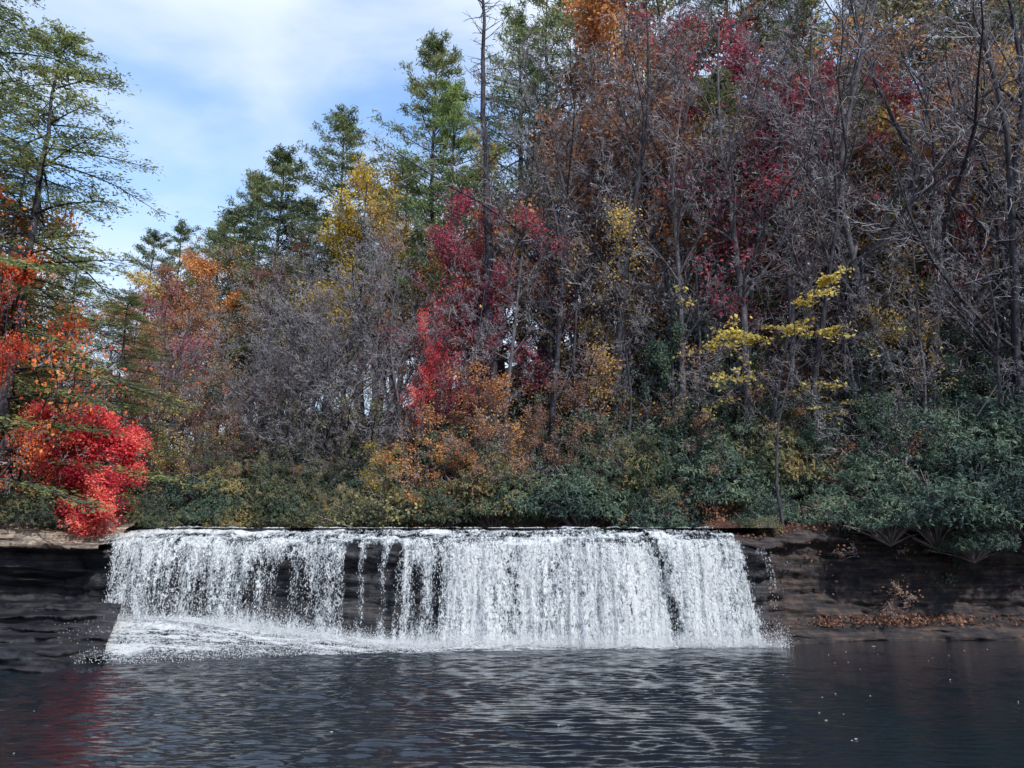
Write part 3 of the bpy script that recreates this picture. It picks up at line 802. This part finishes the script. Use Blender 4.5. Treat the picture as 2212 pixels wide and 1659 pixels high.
feat = [
    ("leafy0", 352, 150, 45, M_gold, "golden yellow autumn tree below a dark pine", .9),
    ("leafy2", 376, 175, 46, M_yellow, "golden yellow autumn tree on the ridge", .9),
    ("leafy1", 188, 238, 50, M_orange, "orange autumn tree on the far bank", .9),
    ("leafy3", 222, 250, 50, M_orange, "orange autumn tree on the far bank", 1.0),
    ("leafy0", 250, 245, 50, M_olive, "olive green autumn tree on the far bank", 1.0),
    ("leafy2", 165, 270, 48, M_rust, "rust coloured autumn tree on the far bank", 1.0),
    ("leafy4", 280, 230, 50, M_rust, "rust coloured autumn tree on the slope", 1.0),
    ("leafy3", 320, 215, 47, M_olive, "olive green autumn tree on the slope", 1.0),
    ("leafy1", 400, 200, 48, M_olive, "olive green autumn tree on the slope", 1.0),
    ("leafy2", 466, 186, 37.5, M_crimson, "crimson autumn maple in the woods", .85),
    ("leafy4", 482, 215, 37, M_crimson, "crimson autumn maple in the woods", .85),
    ("sparse1", 430, 260, 36, M_crimson, "crimson maple thinning among grey branches", 1),
    ("leafy1", 436, 290, 35.5, M_red, "bright red young maple among grey branches", .55),
    ("sparse0", 545, 230, 37, M_crimson, "crimson autumn maple in the woods", 1),
    ("leafy0", 500, 150, 50, M_yellow, "yellow-orange autumn tree on the slope", 1.0),
    ("leafy3", 590, 10, 44, M_orange, "tall orange oak high on the slope", 1.0),
    ("leafy2", 615, 0, 42, M_rust, "tall rust-orange oak high on the slope", 1.0),
    ("sparse1", 650, 50, 42, M_orange, "tall orange maple on the slope", 1.0),
    ("sparse0", 690, 100, 41, M_orange, "tall rust-orange oak high on the slope", 1.0),
    ("leafy1", 760, 40, 39, M_crimson, "tall crimson maple on the slope", 1.1),
    ("leafy2", 715, 60, 41, M_crimson, "tall crimson maple on the slope", 1.1),
    ("leafy4", 795, 60, 40, M_crimson, "tall crimson maple on the slope", 1.0),
    ("sparse1", 730, 120, 37, M_crimson, "crimson maple with thinning leaves", 1.1),
    ("leafy0", 905, 85, 38, M_crimson, "crimson maple high on the slope", .9),
    ("sparse0", 690, 130, 39, M_yellow, "yellow-orange maple on the slope", 1.0),
    ("sparse2", 850, 10, 41, M_orange, "tall russet tree on the slope", 1.0),
    ("sparse0", 960, 30, 40, M_orange, "tall yellow tree on the slope", 1.0),
    ("sparse1", 830, 140, 37, M_yellow, "thin yellow-leaved tree on the slope", 1.0),
    ("sparse2", 1000, 120, 38, M_yellow, "thin yellow-leaved tree on the slope", 1.0),
    ("sparse1", 560, 170, 38, M_yellow, "thin yellow-leaved tree on the slope", 1.0),
    ("sparse2", 640, 180, 38, M_orange, "orange-yellow maple on the slope", .9),
    ("sparse0", 600, 230, 36, M_yellow, "thin yellow-leaved tree on the slope", 1.0),
    ("sparse2", 880, 220, 35, M_yellow, "thin yellow-leaved tree on the slope", 1.0),
    ("leafy3", 640, -50, 50, M_crimson, "tall crimson maple on the slope", .9),
    ("leafy2", 740, -40, 50, M_rust, "tall rust-orange oak high on the slope", 1.1),
    ("leafy1", 820, -50, 50, M_rust, "tall rust-orange oak high on the slope", 1.1),
    ("leafy4", 900, -50, 48, M_olive, "tall olive green tree high on the slope", 1.1),
    ("leafy0", 980, -60, 48, M_rust, "tall rust-orange oak high on the slope", 1.1),
]
for k, px, pt, y, m, lab, w in feat:
    tall(k, "maple_tree", px, pt, y, leaf=m, label=lab, group=G_H, sxy=w)

def bare(key, px, pt, y, tl):
    tall(key, "bare_tree", px, pt, y, twig=random.choice([M_twig, M_twig, M_twigd]), trunk=random.choice([M_bark, M_bark, M_bark, M_barkg]), tilt=(0, tl),
         label="leafless grey tree with a fine web of twigs", group="bare trees on the hillside", sxy=random.uniform(.9, 1.2))
for (px, pt, y, tl) in [(395, 200, 37, .0), (350, 215, 39, .05), (300, 240, 41, 0), (420, 250, 35, .06), (330, 260, 36, -.1), (270, 270, 38, 0), (240, 300, 40, .05), (375, 240, 35, 0), (310, 290, 35, .05), (200, 300, 38, 0), (360, 300, 34, 0), (280, 340, 35, -.05),
                        (520, 170, 35.5, 0), (620, 260, 34, 0), (760, 160, 34, .1), (585, 190, 36, .03), (1000, 20, 33.5, .1), (560, 60, 40, 0), (730, 60, 36, .1),
                        (870, 190, 33.5, -.15), (680, 240, 35, -.1), (900, 220, 32.5, .1), (970, 220, 32.5, 0), (1015, -40, 35, 0), (950, 0, 36, 0), (640, 60, 38, 0), (800, 20, 37, 0), (880, 60, 35, 0), (970, 100, 34, .1), (830, 230, 33.5, 0)]:
    bare("bare%d" % random.randrange(5), px, pt, y, tl)
for (px, pt, y, tl) in [(560, 20, 38, -.06), (612, -20, 36, -.12), (668, -50, 36, -.09), (700, -20, 34.5, .05), (735, 20, 35, .12), (790, -40, 35, .03), (545, 100, 35, .1), (640, 40, 34.5, .1),
                        (830, -60, 34, .08), (870, -60, 34, .0), (905, -80, 36, -.12), (945, -60, 33.5, -.08), (985, -80, 34, .05), (1020, -60, 33, -.1), (930, 40, 32.8, -.28), (1010, 60, 32.5, -.3), (760, 60, 34, -.12), (530, 40, 38, 0), (405, 230, 34.5, .05), (340, 250, 36, -.05), (470, 260, 34.5, .08), (720, 150, 33.5, -.2), (660, 130, 34, .15)]:
    bare("pole%d" % random.randrange(4), px, pt, y, tl)

tall("tier0", "beech_tree", 790, 295, 30.8, leaf=M_pale, label="slender beech with pale yellow leaves in flat tiers", sxy=1.25, twig=M_twigd, z=4.2, rot=.5)

# ---------------- hillside filling trees
SKY = ([-400, 60, 100, 150, 200, 270, 340, 390, 440, 490, 530, 1500], [150, 260, 330, 290, 260, 235, 220, 215, 205, 180, -70, -90])
cells = []
for y in np.arange(38.5, 66, 4.4):
    half = y * .66 + 3
    for x in np.arange(-half, half, 4.3):
        cells.append((x + random.uniform(-1.7, 1.7), y + random.uniform(-1.7, 1.7)))
random.shuffle(cells)
palR = [("bare", None)] * 8 + [("pole", None)] * 4 + [("sparse", M_orange)] * 4 + [("sparse", M_yellow)] * 3 + [("sparse", M_crimson)] * 2 + [("sparse", M_olive)] * 2 + [("leafy", M_orange)] * 1 + [("leafy", M_yellow)] * 1 + [("leafy", M_rust)] * 3 + [("pine", M_pine)] * 3 + [("leafy", M_olive)] * 1
names = {"bare": "bare_tree", "pole": "bare_tree", "sparse": "oak_tree", "leafy": "maple_tree", "pine": "pine_tree"}
labs = {id(M_orange): "orange-leaved autumn tree on the slope", id(M_yellow): "yellow-leaved autumn tree on the slope", id(M_rust): "russet-leaved autumn tree on the slope",
        id(M_crimson): "crimson-leaved autumn tree on the slope", id(M_pine): "dark green pine among autumn trees", id(M_olive): "olive green tree on the slope", id(M_gold): "golden yellow tree on the slope"}
nfill = 0
for x, y in cells:
    kind, m = random.choice(palR)
    g = hz(x, y)
    H = random.uniform(13, 20) if kind != "pine" else random.uniform(16, 22)
    px = 512 + FP * x / (y * math.cos(PITCH) + (g + 10) * math.sin(PITCH))
    if px > 520: H *= 1.15
    _, zmax = at(px, float(np.interp(px, SKY[0], SKY[1])) + random.uniform(0, 45), y)
    H = min(H, zmax - g)
    if H < 5: continue
    nfill += 1
    v = {"bare": 5, "pole": 4, "sparse": 3, "leafy": 5, "pine": 3}[kind]
    put("%s%d" % (kind, random.randrange(v)), names[kind], x, y, h=H, leaf=m, twig=random.choice([M_twig, M_twig, M_twigd]) if kind != "pine" else M_bark,
        label=labs[id(m)] if m else "leafless grey tree with a fine web of twigs", group=G_H if m else "bare trees on the hillside", sxy=random.uniform(.95, 1.25), tilt=(random.gauss(0, .03), random.gauss(0, .06)))

pal2 = [M_orange, M_yellow, M_rust, M_olive, None, None, None, None, M_rhodo2, M_rhodo]
for i in range(85):
    y = random.uniform(33.6, 48); half = y * .64 + 1
    x = random.uniform(-half, half)
    if y < 35 and x > 9: continue
    m = random.choice(pal2)
    H = random.uniform(4, 8)
    if m is None:
        put("bare%d" % random.choice([1, 3, 4]), "bare_sapling", x, y, h=H * 1.2, label="leafless sapling in the undergrowth", cat="tree", group="saplings in the undergrowth", twig=random.choice([M_twig, M_twigd]), sxy=1.3)
    else:
        put("under%d" % random.randrange(3), "sapling_tree", x, y, h=H, leaf=m, label=(labs.get(id(m), "young evergreen laurel tree on the slope")).replace("tree", "sapling"), cat="tree", group="saplings in the undergrowth", twig=random.choice([M_twig, M_twigd]))
for (px, pt, y, m) in [(465, 345, 34.2, M_orange), (430, 400, 33.8, M_orange), (500, 385, 34, M_orange), (480, 410, 33.6, M_rust), (385, 432, 33.4, M_gold), (560, 360, 35, M_rust), (610, 350, 35, M_orange), (450, 430, 33.3, M_orange), (540, 400, 33.6, M_rust),
                       (330, 450, 33.5, M_olive), (340, 480, 33.0, M_yellow), (300, 460, 34, M_rust), (190, 490, 33.5, M_rust), (720, 340, 34.5, M_rust), (870, 420, 31.6, M_rust), (160, 420, 36, M_olive), (230, 400, 38, M_orange), (210, 350, 40, M_fire),
                       (700, 410, 33, M_rust), (640, 420, 33, M_olive), (590, 440, 33, M_olive), (270, 440, 34, M_olive), (245, 455, 34.5, M_rust), (215, 440, 35, M_rhodo2), (290, 400, 36, M_rhodo2), (180, 400, 37, M_rust), (260, 380, 38, M_olive)]:
    tall("under%d" % random.randrange(3), "sapling_tree", px, pt, y, leaf=m, label=labs.get(id(m), "leafy autumn tree on the slope").replace("tree on the slope", "sapling over the river"), group="saplings in the undergrowth", twig=random.choice([M_twig, M_twigd]), sxy=1.2)
for (px, pt, y, m) in [(650, 290, 36, M_rhodo), (690, 270, 37, M_rhodo), (725, 300, 36, M_rhodo), (755, 280, 37, M_rhodo2), (700, 360, 34.5, M_rhodo), (860, 340, 34, M_rhodo), (930, 320, 34.5, M_rhodo), (985, 290, 35, M_rhodo), (1015, 360, 33, M_rhodo), (600, 410, 34, M_rhodo2), (800, 380, 33.5, M_rhodo), (900, 390, 32.5, M_rhodo)]:
    tall("under%d" % random.randrange(3), "laurel_tree", px, pt, y, leaf=m, label="dark evergreen laurel thicket tree on the slope", group="evergreen laurels on the slope", sxy=1.2)
    tall("dense0", "laurel_tree", px + 12, pt + 40, y - .8, leaf=m, label="dark evergreen laurel thicket tree on the slope", group="evergreen laurels on the slope", sxy=.8)

def bush(x, y, s, key=None, m=None, z=None, name="rhododendron_bush", lab="dark green rhododendron thicket on the bank", sxy=1.0):
    put(key or "rhodo%d" % random.randrange(3), name, x, y, scale=s, leaf=m or random.choice([M_rhodo, M_rhodo, M_rhodo2]), label=lab, cat="bush",
        group="rhododendron bushes along the bank" if name[0] == 'r' else "shrubs in the undergrowth", z=z, sxy=sxy)
for i in range(38):
    x = -19 + i * .76 + random.uniform(-.3, .3)
    left = x < -6
    s = random.uniform(1.0, 1.6) if left else random.uniform(1.0, 3.1)
    if random.random() < (.5 if left else .25): bush(x, 33.2 + random.uniform(-.3, .5), s * .9, "shrub%d" % random.randrange(2), random.choice([M_rust, M_olive, M_olive, M_yellow]), name="shrub", lab="brown and olive shrub by the upper river")
    else: bush(x, 33.4 + random.uniform(-.3, .5), s, sxy=.9)
for i in range(22):
    bush(-18 + i * .62 + random.uniform(-.2, .2), 34.8 + random.uniform(-.4, 1.5), random.uniform(1.3, 2.2), m=random.choice([M_rhodo, M_rhodo2, M_rhodo2]))
for i in range(30):
    x = random.uniform(-16, 14); y = random.uniform(34.5, 38)
    bush(x, y, random.uniform(1.6, 3.6) if x > -3 else random.uniform(1.2, 2.0), sxy=.8)
for i in range(38):
    x = random.uniform(6, 24); y = random.uniform(32, 39) if x > 12 else random.uniform(32.5, 38)
    bush(x, y, random.uniform(1.6, 3.6), sxy=.8)
for x, y, z, s in [(12.2, 30.8, 4.0, 1.5), (14.0, 30.0, 3.7, 1.8), (15.8, 30.2, 3.7, 2.4), (17.6, 30.6, 3.8, 2.8), (19.5, 30.6, 4.0, 2.6), (21.5, 31, 4.3, 2.8), (16.8, 29.6, 3.0, 1.3), (14.8, 32, 5.2, 2.3), (18, 32, 6, 2.9), (20.5, 32.5, 7, 2.8), (10.2, 31.6, 4.2, 1.3)]:
    bush(x, y, s, z=z, m=M_rhodo, lab="large rhododendron with drooping leaf whorls over the rock bank")
bush(at(773, 505, 28.4)[0], 29.2, .65, "shrub1", M_olive, z=3.7, name="shrub", lab="small yellow-green shrub on the rock bank")
bush(8.0, 30.6, .9, "shrub0", M_rust, z=3.6, name="shrub", lab="low russet brush on the rock bank")
bush(9.2, 31.2, 1.0, "rhodo1", M_rhodo2, z=3.7)
for i in range(50):
    y = random.uniform(37, 52); x = random.uniform(-y * .6, y * .66)
    if random.random() < .5: bush(x, y, random.uniform(1.2, 2.4))
    else: bush(x, y, random.uniform(1.0, 2.0), "shrub%d" % random.randrange(2), random.choice([M_rust, M_olive, M_orange, M_yellow]), name="shrub", lab="autumn-coloured shrub on the slope")

# ------------------------------------------------------------------ light
EL = math.radians(42); AZ = math.radians(140)
sd = Vector((math.sin(AZ) * math.cos(EL), math.cos(AZ) * math.cos(EL), math.sin(EL)))
su = bpy.data.lights.new("sun", 'SUN'); su.energy = 4.8; su.angle = math.radians(1.5); su.color = (1, .95, .88)
so = bpy.data.objects.new("sun", su); COL.objects.link(so)
so.rotation_euler = sd.to_track_quat('Z', 'Y').to_euler(); so.location = (20, -20, 40)

w = bpy.data.worlds.new("World"); scene.world = w; w.use_nodes = True
nt = w.node_tree; N = nt.nodes; L = nt.links; N.clear()
sk = N.new('ShaderNodeTexSky'); sk.sky_type = 'NISHITA'; sk.sun_disc = False; sk.sun_elevation = EL; sk.sun_rotation = AZ
sk.air_density = 1.6; sk.dust_density = .4; sk.ozone_density = 3
tc = N.new('ShaderNodeTexCoord')
mp = N.new('ShaderNodeMapping'); mp.inputs['Scale'].default_value = (1.3, 1.3, 3.2); mp.inputs['Rotation'].default_value = (.15, .35, 0); mp.inputs['Location'].default_value = (.3, .2, .1)
L.new(tc.outputs['Generated'], mp.inputs[0])
n1 = N.new('ShaderNodeTexNoise'); n1.inputs['Scale'].default_value = 2.0; n1.inputs['Detail'].default_value = 7; n1.inputs['Roughness'].default_value = .5; n1.inputs['Distortion'].default_value = .3
L.new(mp.outputs[0], n1.inputs['Vector'])
sx = N.new('ShaderNodeSeparateXYZ'); L.new(tc.outputs['Generated'], sx.inputs[0])
zr = ramp(N, [(0.0, (.8,) * 3), (0.32, (.6,) * 3), (0.40, (.22,) * 3), (0.53, (.18,) * 3), (.61, (.7,) * 3), (1, (.8,) * 3)]); L.new(sx.outputs['Z'], zr.inputs[0])
ml = N.new('ShaderNodeMath'); ml.operation = 'MULTIPLY_ADD'; ml.inputs[1].default_value = 2.4; L.new(n1.outputs['Fac'], ml.inputs[0])
sb = N.new('ShaderNodeMath'); sb.operation = 'SUBTRACT'; sb.inputs[1].default_value = 1.2; L.new(zr.outputs[0], sb.inputs[0]); L.new(sb.outputs[0], ml.inputs[2])
cl = N.new('ShaderNodeMapRange'); cl.interpolation_type = 'SMOOTHSTEP'; cl.inputs['From Min'].default_value = -.1; cl.inputs['From Max'].default_value = 1.0; cl.inputs['To Max'].default_value = .95
L.new(ml.outputs[0], cl.inputs['Value'])
mx = N.new('ShaderNodeMix'); mx.data_type = 'RGBA'
tn = N.new('ShaderNodeMix'); tn.data_type = 'RGBA'; tn.blend_type = 'MULTIPLY'; tn.inputs['Factor'].default_value = 1; tn.inputs['B'].default_value = (1.5, 1.65, 1.9, 1)
L.new(sk.outputs[0], tn.inputs['A'])
L.new(cl.outputs[0], mx.inputs['Factor']); L.new(tn.outputs['Result'], mx.inputs['A']); mx.inputs['B'].default_value = (6.2, 6.9, 8.1, 1)
bg = N.new('ShaderNodeBackground'); bg.inputs['Strength'].default_value = .15
L.new(mx.outputs['Result'], bg.inputs[0])
o = N.new('ShaderNodeOutputWorld'); L.new(bg.outputs[0], o.inputs[0])
print("fill trees", nfill, "objects", len(bpy.data.objects))
